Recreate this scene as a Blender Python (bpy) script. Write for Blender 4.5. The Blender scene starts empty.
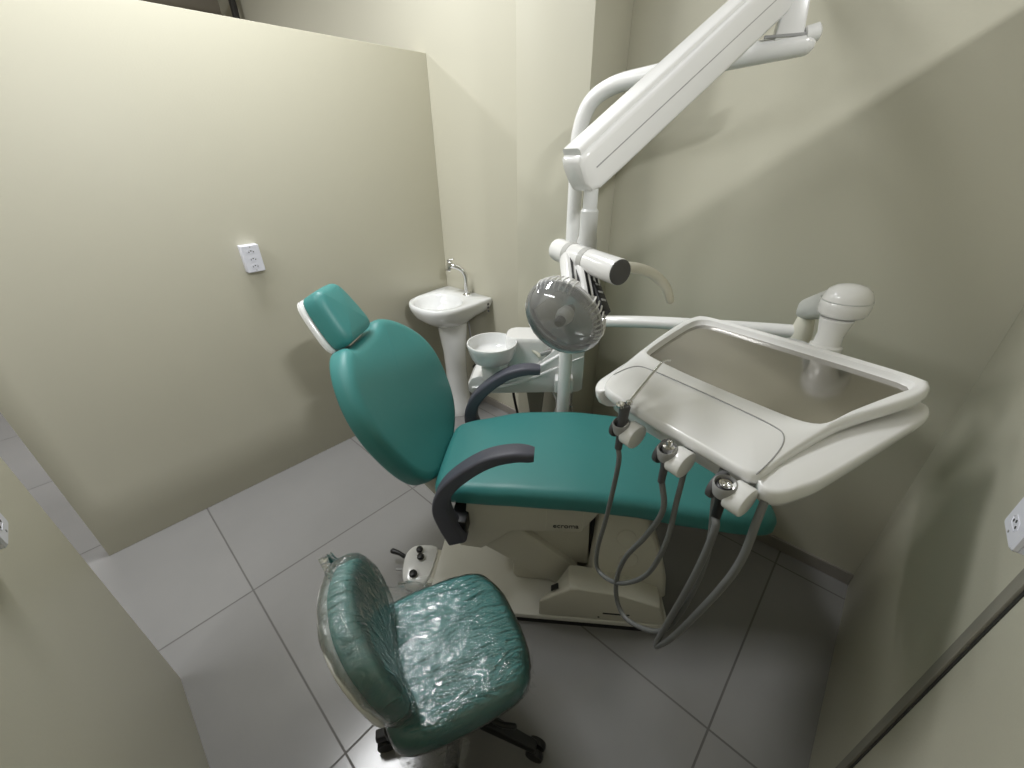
import bpy, bmesh, math, random
from mathutils import Vector, Matrix
random.seed(7)
S = bpy.context.scene
COL = S.collection
PI = math.pi

# ------------------------------------------------------------------ materials
def new_mat(name):
    m = bpy.data.materials.new(name); m.use_nodes = True
    return m, m.node_tree, m.node_tree.nodes, m.node_tree.links, m.node_tree.nodes['Principled BSDF']

def mat(name, col, rough=.5, metal=0., bump=0., bscale=60., coat=0., spec=.5, vary=0., vscale=3.):
    m, nt, N, L, b = new_mat(name)
    b.inputs['Base Color'].default_value = (*col, 1)
    b.inputs['Roughness'].default_value = rough
    b.inputs['Metallic'].default_value = metal
    b.inputs['Specular IOR Level'].default_value = spec
    if coat:
        b.inputs['Coat Weight'].default_value = coat
        b.inputs['Coat Roughness'].default_value = .08
    tc = N.new('ShaderNodeTexCoord')
    if bump:
        n = N.new('ShaderNodeTexNoise'); n.inputs['Scale'].default_value = bscale; n.inputs['Detail'].default_value = 4
        L.new(tc.outputs['Object'], n.inputs['Vector'])
        bp = N.new('ShaderNodeBump'); bp.inputs['Strength'].default_value = bump; bp.inputs['Distance'].default_value = .004
        L.new(n.outputs['Fac'], bp.inputs['Height']); L.new(bp.outputs['Normal'], b.inputs['Normal'])
    n2 = N.new('ShaderNodeTexNoise'); n2.inputs['Scale'].default_value = vscale; n2.inputs['Detail'].default_value = 3
    L.new(tc.outputs['Object'], n2.inputs['Vector'])
    mx = N.new('ShaderNodeMix'); mx.data_type = 'RGBA'; mx.blend_type = 'MIX'
    v = vary if vary else .02
    mx.inputs[6].default_value = (*[c*(1-v) for c in col], 1)
    mx.inputs[7].default_value = (*[min(1, c*(1+v)) for c in col], 1)
    L.new(n2.outputs['Fac'], mx.inputs[0]); L.new(mx.outputs[2], b.inputs['Base Color'])
    return m

M_WALL = mat('wall_paint', (.525, .507, .412), .42, bump=.08, bscale=160, vary=.03, vscale=1.3, spec=.4)
M_WALLFAR = mat('far_wall_shaded', (.30, .27, .22), .7, vary=.05)  # shade on the far wall is put into this darker colour
M_CEIL = mat('ceiling_paint', (.55, .53, .48), .8)
M_TEAL = mat('teal_upholstery', (.045, .245, .238), .46, bump=.12, bscale=420, spec=.7, vary=.03)
M_WHITE = mat('white_plastic', (.83, .83, .82), .22, coat=.3)
M_CREAM = mat('cream_plastic', (.62, .60, .52), .33, vary=.02)
M_CREAM2 = mat('pale_cream_rubber', (.72, .70, .60), .40)
M_GREYW = mat('pale_grey_plastic', (.60, .61, .60), .30)
M_ARMREST = mat('charcoal_armrest', (.085, .087, .112), .5, bump=.1, bscale=300)
M_BLACK = mat('black_plastic', (.008, .008, .009), .4)
M_DGREY = mat('dark_grey_plastic', (.09, .09, .095), .42)
M_HOSE = mat('grey_hose', (.16, .165, .165), .42)
M_MGREY = mat('mid_grey_plastic', (.34, .34, .34), .35)
M_CERAM = mat('white_ceramic', (.80, .81, .81), .10, coat=.5)
M_CHROME = mat('chrome', (.72, .72, .72), .10, metal=1)
M_STEEL = mat('brushed_steel', (.47, .455, .43), .13, metal=1)
M_SKIRT = mat('grey_tile_skirting', (.27, .25, .225), .3, vary=.06)
M_STRIP = mat('grey_brown_strip', (.26, .245, .205), .5, vary=.08)
M_RING = mat('ring_grey_plastic', (.46, .46, .44), .4)
M_PLATE = mat('off_white_base_plate', (.74, .73, .68), .3)
M_OUTLET = mat('outlet_white', (.74, .75, .83), .3)
M_POST = mat('dark_painted_steel', (.03, .028, .026), .5)
M_INK = mat('dark_ink', (.05, .05, .05), .5)

def floor_material():
    m, nt, N, L, b = new_mat('grey_porcelain_tiles')
    tc = N.new('ShaderNodeTexCoord')
    sep = N.new('ShaderNodeSeparateXYZ'); L.new(tc.outputs['Object'], sep.inputs[0])
    def math_(op, a, bb=None):
        n = N.new('ShaderNodeMath'); n.operation = op
        for i, x in enumerate((a, bb)):
            if x is None: continue
            if isinstance(x, (int, float)): n.inputs[i].default_value = x
            else: L.new(x, n.inputs[i])
        return n.outputs[0]
    masks = []; ids = []
    for ax, off, per in ((0, .0245, .812), (1, .749, .80)):
        q = math_('DIVIDE', math_('SUBTRACT', sep.outputs[ax], off), per)
        fl = math_('FLOOR', q); ids.append(fl)
        fr = math_('SUBTRACT', q, fl)
        d = math_('MINIMUM', fr, math_('SUBTRACT', 1.0, fr))
        masks.append(math_('LESS_THAN', d, .0032/per*1.0))
    grout = math_('MAXIMUM', masks[0], masks[1])
    comb = N.new('ShaderNodeCombineXYZ'); L.new(ids[0], comb.inputs[0]); L.new(ids[1], comb.inputs[1])
    wn = N.new('ShaderNodeTexWhiteNoise'); wn.noise_dimensions = '3D'; L.new(comb.outputs[0], wn.inputs['Vector'])
    n1 = N.new('ShaderNodeTexNoise'); n1.inputs['Scale'].default_value = 2.2; n1.inputs['Detail'].default_value = 6; n1.inputs['Roughness'].default_value = .6
    L.new(tc.outputs['Object'], n1.inputs['Vector'])
    ramp = N.new('ShaderNodeMix'); ramp.data_type = 'RGBA'
    ramp.inputs[6].default_value = (.225, .222, .22, 1); ramp.inputs[7].default_value = (.28, .276, .272, 1)
    mixf = math_('ADD', math_('MULTIPLY', n1.outputs['Fac'], .7), math_('MULTIPLY', wn.outputs['Value'], .3))
    L.new(mixf, ramp.inputs[0])
    g = N.new('ShaderNodeMix'); g.data_type = 'RGBA'; g.inputs[7].default_value = (.12, .115, .11, 1)
    L.new(grout, g.inputs[0]); L.new(ramp.outputs[2], g.inputs[6]); L.new(g.outputs[2], b.inputs['Base Color'])
    r = math_('ADD', .13, math_('MULTIPLY', grout, .5)); r = math_('ADD', r, math_('MULTIPLY', n1.outputs['Fac'], .10))
    L.new(r, b.inputs['Roughness'])
    bp = N.new('ShaderNodeBump'); bp.inputs['Strength'].default_value = .5; bp.inputs['Distance'].default_value = .002
    L.new(math_('SUBTRACT', 1.0, grout), bp.inputs['Height']); L.new(bp.outputs['Normal'], b.inputs['Normal'])
    return m
M_FLOOR = floor_material()

def plastic_film(name, haze, wr, scale, dist, stretch=3.0, rot=.5):
    m, nt, N, L, b = new_mat(name)
    N.remove(b); out = N['Material Output']
    tc = N.new('ShaderNodeTexCoord'); mp = N.new('ShaderNodeMapping'); mp.inputs['Scale'].default_value = (1, stretch, 1); mp.inputs['Rotation'].default_value = (0, 0, rot)
    L.new(tc.outputs['Object'], mp.inputs['Vector'])
    n = N.new('ShaderNodeTexNoise'); n.inputs['Scale'].default_value = scale; n.inputs['Detail'].default_value = 3; n.inputs['Distortion'].default_value = 1.2
    L.new(mp.outputs[0], n.inputs['Vector'])
    n3 = N.new('ShaderNodeTexNoise'); n3.inputs['Scale'].default_value = scale*4.5; n3.inputs['Detail'].default_value = 2; n3.inputs['Distortion'].default_value = 2.0
    L.new(mp.outputs[0], n3.inputs['Vector'])
    rd = N.new('ShaderNodeMath'); rd.operation = 'ABSOLUTE'; sb = N.new('ShaderNodeMath'); sb.operation = 'SUBTRACT'; sb.inputs[1].default_value = .5
    L.new(n.outputs['Fac'], sb.inputs[0]); L.new(sb.outputs[0], rd.inputs[0])
    ad = N.new('ShaderNodeMath'); ad.operation = 'MULTIPLY_ADD'; ad.inputs[1].default_value = .12
    L.new(n3.outputs['Fac'], ad.inputs[0]); L.new(rd.outputs[0], ad.inputs[2])
    bp = N.new('ShaderNodeBump'); bp.inputs['Strength'].default_value = 1.0; bp.inputs['Distance'].default_value = dist
    L.new(ad.outputs[0], bp.inputs['Height'])
    gl = N.new('ShaderNodeBsdfGlossy'); gl.inputs['Roughness'].default_value = wr; gl.inputs['Color'].default_value = (1, 1, 1, 1)
    L.new(bp.outputs['Normal'], gl.inputs['Normal'])
    tr = N.new('ShaderNodeBsdfTransparent'); tr.inputs['Color'].default_value = (.97, .98, .98, 1)
    df = N.new('ShaderNodeBsdfDiffuse'); df.inputs['Color'].default_value = (.80, .83, .83, 1)
    L.new(bp.outputs['Normal'], df.inputs['Normal'])
    m1 = N.new('ShaderNodeMixShader'); m1.inputs[0].default_value = haze
    L.new(tr.outputs[0], m1.inputs[1]); L.new(df.outputs[0], m1.inputs[2])
    fr = N.new('ShaderNodeFresnel'); fr.inputs['IOR'].default_value = 1.5; L.new(bp.outputs['Normal'], fr.inputs['Normal'])
    mu = N.new('ShaderNodeMath'); mu.operation = 'MULTIPLY_ADD'; mu.inputs[1].default_value = 1.0; mu.inputs[2].default_value = .05
    L.new(fr.outputs[0], mu.inputs[0])
    m2 = N.new('ShaderNodeMixShader'); L.new(mu.outputs[0], m2.inputs[0])
    L.new(m1.outputs[0], m2.inputs[1]); L.new(gl.outputs[0], m2.inputs[2])
    L.new(m2.outputs[0], out.inputs['Surface'])
    return m
M_FILM = plastic_film('clear_plastic_film', .01, .10, 9, .014)
M_FILM2 = plastic_film('hazy_plastic_film', .07, .10, 9, .022)

def clear_shield(name):
    m, nt, N, L, b = new_mat(name)
    N.remove(b); out = N['Material Output']
    gl = N.new('ShaderNodeBsdfGlossy'); gl.inputs['Roughness'].default_value = .06
    tr = N.new('ShaderNodeBsdfTransparent'); tr.inputs['Color'].default_value = (.96, .965, .97, 1)
    df = N.new('ShaderNodeBsdfDiffuse'); df.inputs['Color'].default_value = (.75, .76, .78, 1)
    tl_ = N.new('ShaderNodeBsdfTranslucent'); tl_.inputs['Color'].default_value = (.75, .76, .78, 1)
    md = N.new('ShaderNodeMixShader'); md.inputs[0].default_value = .5; L.new(df.outputs[0], md.inputs[1]); L.new(tl_.outputs[0], md.inputs[2])
    m1 = N.new('ShaderNodeMixShader'); m1.inputs[0].default_value = .32; L.new(tr.outputs[0], m1.inputs[1]); L.new(md.outputs[0], m1.inputs[2])
    fr = N.new('ShaderNodeFresnel'); fr.inputs['IOR'].default_value = 1.5
    mu = N.new('ShaderNodeMath'); mu.operation = 'MULTIPLY_ADD'; mu.inputs[1].default_value = 1.2; mu.inputs[2].default_value = .05
    L.new(fr.outputs[0], mu.inputs[0])
    m2 = N.new('ShaderNodeMixShader'); L.new(mu.outputs[0], m2.inputs[0]); L.new(m1.outputs[0], m2.inputs[1]); L.new(gl.outputs[0], m2.inputs[2])
    L.new(m2.outputs[0], out.inputs['Surface'])
    return m
M_SHIELD = clear_shield('clear_lamp_shield')
M_MIRROR = mat('lamp_reflector_shell', (.80, .80, .81), .25)

# ------------------------------------------------------------------ mesh tools
class MB:
    def __init__(s): s.v = []; s.f = []
    def add(s, verts, faces, mtx=None):
        o = len(s.v)
        for p in verts:
            p = Vector(p)
            s.v.append(mtx @ p if mtx else p)
        s.f += [tuple(i+o for i in f) for f in faces]
        return s
    def loft(s, rings, cap0=True, cap1=True, mtx=None):
        n = len(rings[0]); V = [p for r in rings for p in r]; F = []
        for i in range(len(rings)-1):
            for j in range(n):
                k = (j+1) % n
                F.append((i*n+j, i*n+k, (i+1)*n+k, (i+1)*n+j))
        if cap0: F.append(tuple(reversed(range(n))))
        if cap1: F.append(tuple(range((len(rings)-1)*n, len(rings)*n)))
        return s.add(V, F, mtx)
    def build(s, name, m, parent=None, sharp=38, bevel=0, seg=3, weld=True, sub=0):
        me = bpy.data.meshes.new(name)
        bm = bmesh.new()
        vs = [bm.verts.new(p) for p in s.v]
        for f in s.f:
            try: bm.faces.new([vs[i] for i in f])
            except ValueError: pass
        if weld: bmesh.ops.remove_doubles(bm, verts=bm.verts, dist=1e-5)
        bmesh.ops.recalc_face_normals(bm, faces=bm.faces)
        if bevel:
            ed = [e for e in bm.edges if len(e.link_faces) == 2 and e.calc_face_angle(0) > math.radians(25)]
            bmesh.ops.bevel(bm, geom=ed, offset=bevel, segments=seg, profile=.5, affect='EDGES', clamp_overlap=True)
        for f in bm.faces: f.smooth = True
        for e in bm.edges:
            if len(e.link_faces) == 2 and e.calc_face_angle(0) > math.radians(sharp): e.smooth = False
        bm.to_mesh(me); bm.free()
        me.materials.append(m)
        o = bpy.data.objects.new(name, me); COL.objects.link(o)
        if parent: o.parent = parent
        if sub:
            md = o.modifiers.new('smooth', 'SUBSURF'); md.levels = sub; md.render_levels = sub
        return o

def spline(pts, n=8):
    P = [Vector(p) for p in pts]; out = []
    for i in range(len(P)-1):
        p0 = P[i-1] if i > 0 else P[i]*2-P[i+1]
        p1, p2 = P[i], P[i+1]
        p3 = P[i+2] if i+2 < len(P) else P[i+1]*2-P[i]
        for k in range(n):
            t = k/n
            out.append(.5*((2*p1)+(p2-p0)*t+(2*p0-5*p1+4*p2-p3)*t*t+(3*p1-p0-3*p2+p3)*t**3))
    out.append(P[-1].copy()); return out

def cspline(pts, n=6):           # closed, 2D or 3D
    P = [Vector(p) for p in pts]; m = len(P); out = []
    for i in range(m):
        p0, p1, p2, p3 = P[i-1], P[i], P[(i+1) % m], P[(i+2) % m]
        for k in range(n):
            t = k/n
            out.append(.5*((2*p1)+(p2-p0)*t+(2*p0-5*p1+4*p2-p3)*t*t+(3*p1-p0-3*p2+p3)*t**3))
    return out

def frames(path, up=None):
    fr = []; n = len(path); prev = None
    for i, p in enumerate(path):
        t = (path[min(i+1, n-1)]-path[max(i-1, 0)]).normalized()
        if prev is None:
            u = Vector(up) if up else (Vector((0, 0, 1)) if abs(t.z) < .9 else Vector((1, 0, 0)))
        else: u = prev
        u = (u-t*u.dot(t)).normalized(); prev = u
        fr.append((p, t, u, t.cross(u)))
    return fr

def tube(mb, path, r, n=14, caps=True, round_end=False):
    R = r if callable(r) else (lambda t: r)
    fr = frames(path); rings = []; m = len(path)
    for i, (p, t, u, w) in enumerate(fr):
        rr = R(i/(m-1))
        rings.append([p+(u*math.cos(a)+w*math.sin(a))*rr for a in [2*PI*k/n for k in range(n)]])
    if round_end:
        for end in (0, -1):
            p, t, u, w = fr[end]; rr = R(0 if end == 0 else 1); sg = -1 if end == 0 else 1
            ex = []
            for q in (.35, .65, .87, .98):
                rad = rr*math.sqrt(max(0, 1-q*q)); c = p+t*sg*rr*q
                ex.append([c+(u*math.cos(a)+w*math.sin(a))*rad for a in [2*PI*k/n for k in range(n)]])
            rings = (list(reversed(ex))+rings) if end == 0 else (rings+ex)
    mb.loft(rings, caps, caps); return mb

def lathe(mb, prof, org=(0, 0, 0), axis=(0, 0, 1), n=32, cap0=True, cap1=True, sx=1, sy=1, xdir=None):
    ax = Vector(axis).normalized()
    u = Vector(xdir) if xdir else (Vector((1, 0, 0)) if abs(ax.x) < .9 else Vector((0, 1, 0)))
    u = (u-ax*u.dot(ax)).normalized(); w = ax.cross(u); o = Vector(org)
    rings = [[o+ax*z+(u*math.cos(a)*sx+w*math.sin(a)*sy)*r for a in [2*PI*k/n for k in range(n)]] for r, z in prof]
    mb.loft(rings, cap0, cap1); return mb

def box(mb, lo, hi, mtx=None):
    x0, y0, z0 = lo; x1, y1, z1 = hi
    V = [(x0, y0, z0), (x1, y0, z0), (x1, y1, z0), (x0, y1, z0), (x0, y0, z1), (x1, y0, z1), (x1, y1, z1), (x0, y1, z1)]
    F = [(3, 2, 1, 0), (4, 5, 6, 7), (0, 1, 5, 4), (1, 2, 6, 5), (2, 3, 7, 6), (3, 0, 4, 7)]
    return mb.add(V, F, mtx)

def prism(mb, poly, a, b, f=None, mtx=None):   # polygon (p,q) extruded along third; f maps (p,q,h)->xyz
    f = f or (lambda p, q, h: (p, q, h))
    return mb.loft([[f(p, q, a) for p, q in poly], [f(p, q, b) for p, q in poly]], mtx=mtx)

def rrect(w, h, r, n=5, cx=0, cy=0):
    out = []
    for sx, sy, a0 in ((1, 1, 0), (-1, 1, PI/2), (-1, -1, PI), (1, -1, 1.5*PI)):
        for k in range(n+1):
            a = a0+PI/2*k/n
            out.append((cx+sx*(w-r)+r*math.cos(a), cy+sy*(h-r)+r*math.sin(a)))
    return out

def inset(poly, d):
    n = len(poly); out = []
    for i in range(n):
        a, p, b = Vector(poly[i-1][:2]), Vector(poly[i][:2]), Vector(poly[(i+1) % n][:2])
        t = (b-a)
        if t.length < 1e-9: t = Vector((1, 0))
        t.normalize(); nrm = Vector((-t.y, t.x))
        out.append((p.x+nrm.x*d, p.y+nrm.y*d))
    return out

def cushion(mb, outline, T, r, f, crown=.0, steps=5, rings_in=6, bottom_r=None):
    """outline CCW (x,y); thickness T, rounded edge r; f(x,y,z)->point"""
    br = bottom_r if bottom_r is not None else r
    cx = sum(p[0] for p in outline)/len(outline); cy = sum(p[1] for p in outline)/len(outline)
    R = []
    def ring(poly, z): R.append([f(x, y, z) for x, y in poly])
    base_b = inset(outline, br)
    for k in (.02, .5):
        ring([(cx+(x-cx)*k, cy+(y-cy)*k) for x, y in base_b], 0)
    for i in range(steps+1):
        a = PI/2*i/steps
        ring(inset(outline, br*(1-math.sin(a))), br*(1-math.cos(a)))
    for i in range(steps+1):
        a = PI/2*i/steps
        ring(inset(outline, r*(1-math.cos(a))), T-r+r*math.sin(a))
    base_t = inset(outline, r)
    for i in range(1, rings_in+1):
        k = 1-i/rings_in*.985
        ring([(cx+(x-cx)*k, cy+(y-cy)*k) for x, y in base_t], T+crown*(1-k*k))
    mb.loft(R); return mb

def empty(name, loc, rotz=0):
    o = bpy.data.objects.new(name, None); o.empty_display_size = .1
    o.location = loc; o.rotation_euler = (0, 0, rotz); COL.objects.link(o); return o

def tag(o, label, cat, group=None):
    o['label'] = label; o['category'] = cat
    if group: o['group'] = group
    return o

def struct(o): o['kind'] = 'structure'; return o

def lettering(text, size, m, name='lettering', depth=.0006):
    cu = bpy.data.curves.new(name, 'FONT'); cu.body = text; cu.size = size; cu.extrude = depth
    cu.align_x = 'CENTER'; cu.align_y = 'CENTER'
    t = bpy.data.objects.new(name, cu); COL.objects.link(t)
    bpy.context.view_layer.update()
    me = bpy.data.meshes.new_from_object(t.evaluated_get(bpy.context.evaluated_depsgraph_get()))
    bpy.data.objects.remove(t)
    me.materials.clear(); me.materials.append(m)
    o = bpy.data.objects.new(name, me); COL.objects.link(o); return o

# ------------------------------------------------------------------ camera
def V3(x): return Vector(x)
yaw, pitch, roll, FPX, H = .751890356, .515237175, -.0148875587, 404.807987, 1.6
cy_, sy_, cp, sp = math.cos(yaw), math.sin(yaw), math.cos(pitch), math.sin(pitch)
Fv = Vector((cy_*cp, sy_*cp, -sp)); Rv = Vector((sy_, -cy_, 0)); Uv = Rv.cross(Fv)
R2 = Rv*math.cos(roll)+Uv*math.sin(roll); U2 = -Rv*math.sin(roll)+Uv*math.cos(roll)
cd = bpy.data.cameras.new('camera'); cam = bpy.data.objects.new('camera', cd); COL.objects.link(cam)
mw = Matrix((R2, U2, -Fv)).transposed().to_4x4(); mw.translation = (0, 0, H); cam.matrix_world = mw
cd.sensor_fit = 'HORIZONTAL'; cd.sensor_width = 36; cd.lens = FPX/1024*36; cd.clip_start = .02
S.camera = cam

# ------------------------------------------------------------------ room shell
BX, PYW, RY, LX = 1.745, 2.235, -.304, -.27
HT = 2.09
mb = MB(); box(mb, (-4.2, -3.2, -.1), (BX+.12, 5.2, 0)); struct(mb.build('floor', M_FLOOR))
mb = MB(); box(mb, (-4.2, -3.2, 3.3), (BX+.12, 5.2, 3.4)); struct(mb.build('ceiling', M_CEIL))
mb = MB(); box(mb, (BX, -3.2, 0), (BX+.12, 5.2, 3.3)); struct(mb.build('wall_back', M_WALL))
mb = MB(); box(mb, (-.368, PYW, 0), (BX, PYW+.09, HT-.003)); struct(mb.build('wall_left', M_WALL, bevel=.003, seg=2))
mb = MB(); box(mb, (-.5, RY-.09, 0), (BX, RY, HT)); struct(mb.build('wall_right', M_WALL, bevel=.003, seg=2))
mb = MB(); box(mb, (LX-.09, RY+.001, 0), (LX, 1.379, HT)); struct(mb.build('wall_near', M_WALL, bevel=.003, seg=2))
mb = MB(); box(mb, (1.50, .999, 0), (BX, 1.355, 3.3)); struct(mb.build('wall_column', M_WALL, bevel=.003, seg=2))
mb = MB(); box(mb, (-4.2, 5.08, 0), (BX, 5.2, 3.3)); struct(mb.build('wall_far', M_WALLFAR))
mb = MB(); box(mb, (-4.2, -3.2, 0), (-4.1, 5.08, 3.3)); struct(mb.build('wall_hall', M_WALL))
mb = MB(); box(mb, (-4.1, -3.2, 0), (BX, -3.1, 3.3)); struct(mb.build('wall_front', M_WALL))
mb = MB(); box(mb, (BX-.012, RY, 0), (BX, .999, .06)); struct(mb.build('baseboard_back', M_SKIRT, bevel=.002, seg=1))
mb = MB(); box(mb, (BX-.012, 1.355, 0), (BX, PYW, .055)); struct(mb.build('baseboard_sink', M_SKIRT, bevel=.002, seg=1))
# joint cover strip on the right wall with its dark open seam
mb = MB(); box(mb, (.787, RY-.002, 0), (.818, RY+.006, HT)); struct(mb.build('trim_1', M_STRIP, bevel=.002, seg=2))
mb = MB(); box(mb, (.779, RY-.002, 0), (.787, RY+.0015, HT)); struct(mb.build('trim_2', M_POST))
# dark steel post and roof beam behind the partition
mb = MB(); box(mb, (1.66, 4.56, 0), (1.70, 4.61, 3.3)); struct(mb.build('trim_3', M_POST, bevel=.004, seg=2))
mb = MB(); box(mb, (-1.0, 4.56, 2.72), (1.66, 4.61, 2.80)); struct(mb.build('trim_4', M_POST, bevel=.004, seg=2))

# ------------------------------------------------------------------ dental chair
ANG = -math.atan2(.796, .605)
aV = Vector((.605, -.796, 0)).normalized(); nV = Vector((-aV.y, aV.x, 0))
def L2W(s, y, z): return aV*s+nV*(y+1.28)+Vector((0, 0, z))
CH = empty('dental_chair', L2W(0, 0, 0), ANG)
tag(CH, 'teal reclining dental chair with cream base and dark armrests', 'dental chair')
sz = lambda p, q, h: (p, h, q)     # polygon in (s,z), extruded along y

# base plate (black plinth under a cream top)
mb = MB(); prism(mb, rrect(.464, .285, .03, cx=.017, cy=-.068), .0, .024); pl = mb.build('plinth', M_BLACK, CH)
mb = MB(); prism(mb, rrect(.469, .290, .035, cx=.016, cy=-.065), .024, .048); mb.build('base_plate', M_PLATE, CH, bevel=.004)
# lower cover block and tower
mb = MB()
front = [(-.011, .050), (-.012, .130), (.104, .222), (.13, .226), (.285, .210), (.44, .155), (.472, .060), (.472, .050)]
def shrink(p, k): return [(x*(1-k)+.235*k, .05+(z-.05)*(1-k*.9)) for x, z in p]
rg = []
for y, k, up in ((-.352, .035, 0), (-.345, .01, 0), (-.33, 0, .002), (-.30, -.010, .004), (-.262, -.010, .004), (-.25, .02, .002)):
    rg.append([(max(x, -.012+(y+.352)*.95), y, z) for x, z in shrink(front, k)])
mb.loft(rg); bc = mb.build('base_cover', M_CREAM, CH, sharp=50, bevel=.006, seg=2)
mb = MB()
rg = []
for z, s0, s1, y0, y1 in ((.10, .185, .485, -.272, .19), (.20, .190, .472, -.268, .19), (.30, .195, .445, -.255, .185), (.38, .198, .412, -.235, .18), (.46, .200, .372, -.215, .17), (.53, .202, .33, -.20, .16)):
    rg.append([(x, y, z) for x, y in rrect((s1-s0)/2, (y1-y0)/2, .02, cx=(s0+s1)/2, cy=(y0+y1)/2)])
mb.loft(rg); tw = mb.build('tower_cover', M_CREAM, CH, sharp=50)
def on_tower(s, z):
    zz = [.10, .20, .30, .38, .46, .53]; yy = [-.272, -.268, -.255, -.235, -.215, -.20]
    for i in range(5):
        if zz[i] <= z <= zz[i+1]:
            t = (z-zz[i])/(zz[i+1]-zz[i]); return yy[i]+(yy[i+1]-yy[i])*t, (yy[i+1]-yy[i])/(zz[i+1]-zz[i])
for s_, z_ in ((.305, .375), (.32, .285)):
    y_, sl = on_tower(s_, z_)
    m_ = MB(); lathe(m_, [(.036, -.004), (.036, .001), (.033, .003), (.031, .0022), (.0, .0022)], (s_, y_, z_), (0, -1, sl), 32); m_.build('round_cap', M_CREAM, tw)
mb = MB(); box(mb, (.235, -.3535, .088), (.335, -.340, .097)); mb.build('slot', M_BLACK, bc, bevel=.002, seg=2)
mb = MB(); lathe(mb, [(.005, 0), (.005, .008), (.0, .008)], (.222, -.344, .066), (0, -1, 0), 12); mb.build('screw', M_BLACK, bc)
mb = MB(); box(mb, (-.017, -.012, -.001), (.017, .012, .0022), Matrix.Translation((.052, -.322, .1835)) @ Matrix.Rotation(-.665, 4, 'Y')); mb.build('switch', M_BLACK, bc, bevel=.002, seg=1)
# scissor lift: diagonal arm, motor cover, inner housing
mb = MB(); prism(mb, [(-.245, .262), (-.113, .385), (.145, .150), (.068, .040)], -.215, .17, sz); mb.build('lift_arm', M_CREAM, CH, bevel=.008)
mb = MB(); prism(mb, [(-.118, .30), (-.118, .075), (-.105, .052), (-.06, .0485), (.02, .0485), (.055, .06), (.06, .20)], -.203, .10, sz); mb.build('motor_cover', M_CREAM, CH, bevel=.008)
mb = MB(); prism(mb, [(-.113, .455), (.172, .455), (.187, .15), (.05, .15)], -.185, .16, sz); mb.build('inner_housing', M_CREAM, CH, bevel=.004)
mb = MB(); prism(mb, [(.176, .47), (.196, .47), (.196, .16), (.19, .16)], -.178, .15, sz); mb.build('gap_shade', M_BLACK, CH)  # black filler standing in for the shade inside the deep gap
# seat support with lettering
mb = MB(); prism(mb, [(-.325, .265), (-.237, .255), (-.117, .366), (.140, .383), (.205, .498), (.20, .535), (-.28, .505), (-.30, .36)], -.232, .232, sz)
ss = mb.build('seat_support', M_CREAM, CH, bevel=.006)
for x in (.01, .143):
    mb = MB(); box(mb, (x, -.2328, .392), (x+.0014, -.23, .495)); mb.build('panel_seam', M_CREAM2, ss)
tx = lettering('ecroma', .031, M_INK); tx.parent = ss
tx.matrix_local = Matrix.Translation((.083, -.2332, .412)) @ Matrix.Rotation(-.05, 4, 'Y') @ Matrix.Rotation(PI/2, 4, 'X')

# seat cushion with long leg rest
half = [(-.415, .10), (-.405, .175), (-.36, .205), (-.25, .225), (-.12, .245), (.10, .255), (.32, .255), (.55, .25), (.70, .24), (.775, .225), (.808, .19), (.818, .10)]
outl = cspline([(x, -y-.017*(1 if y > .15 else .3)) for x, y in half]+[(x, y) for x, y in reversed(half)], 4)
outl = [(p.x, p.y) for p in [Vector((q[0], q[1])) for q in outl]]
ZT = [(-.45, .545), (-.30, .577), (-.10, .607), (.12, .613), (.30, .600), (.50, .565), (.70, .532), (.85, .512)]
def zprof(s):
    if s <= ZT[0][0]: return ZT[0][1]
    for (a, za), (b, zb) in zip(ZT, ZT[1:]):
        if s <= b:
            t = (s-a)/(b-a); t = t*t*(3-2*t)*.4+t*.6; return za+(zb-za)*t
    return ZT[-1][1]
ST_ = .092
mb = MB(); cushion(mb, outl, ST_, .036, lambda x, y, z: (x, y, zprof(x)-ST_-.004+z), crown=.006, bottom_r=.03)
mb.build('seat', M_TEAL, CH, sharp=80)
mb = MB(); cushion(mb, [(x*.93+.02, y*.86) for x, y in outl], .03, .008, lambda x, y, z: (x, y, zprof(x)-ST_-.024+z), bottom_r=.008)
mb.build('seat_pan', M_CREAM, CH, sharp=60)

# backrest
def tilted(s0, z0, ds, dz):
    L = math.hypot(ds, dz); u = (ds/L, dz/L); nr = (u[1], -u[0])      # nr = front normal (s,z)
    return lambda x, h, d: (s0+u[0]*h+nr[0]*d, x, z0+u[1]*h+nr[1]*d)
BK = tilted(-.42, .50, -.26, .55)
bh = [(-.012, .08), (.002, .140), (.06, .220), (.16, .276), (.30, .306), (.40, .298), (.48, .265), (.55, .212), (.592, .160), (.604, .115), (.586, .07)]
bo = cspline([(y*1.15+.022, h) for h, y in bh]+[(-y*.98+.018, h) for h, y in reversed(bh)], 4)
bo = [(p[0], p[1]) for p in bo]
BT = .085
mb = MB(); cushion(mb, bo, BT, .038, lambda x, y, z: BK(x, y, z-BT+.01+.35*x*x), crown=.004, bottom_r=.02)
br_ = mb.build('backrest', M_TEAL, CH, sharp=80)
mb = MB(); cushion(mb, [(x*.86+.012, y*.90+.03) for x, y in bo], .03, .012, lambda x, y, z: BK(x, y, z-BT-.008+.35*x*x), bottom_r=.012)
mb.build('back_shell', M_CREAM, br_, sharp=60)
mb = MB(); prism(mb, [(-.43, .37), (-.26, .40), (-.27, .47), (-.42, .48), (-.51, .56), (-.54, .52)], -.10, .10, sz); mb.build('hinge_bracket', M_CREAM, CH, bevel=.008)
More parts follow.
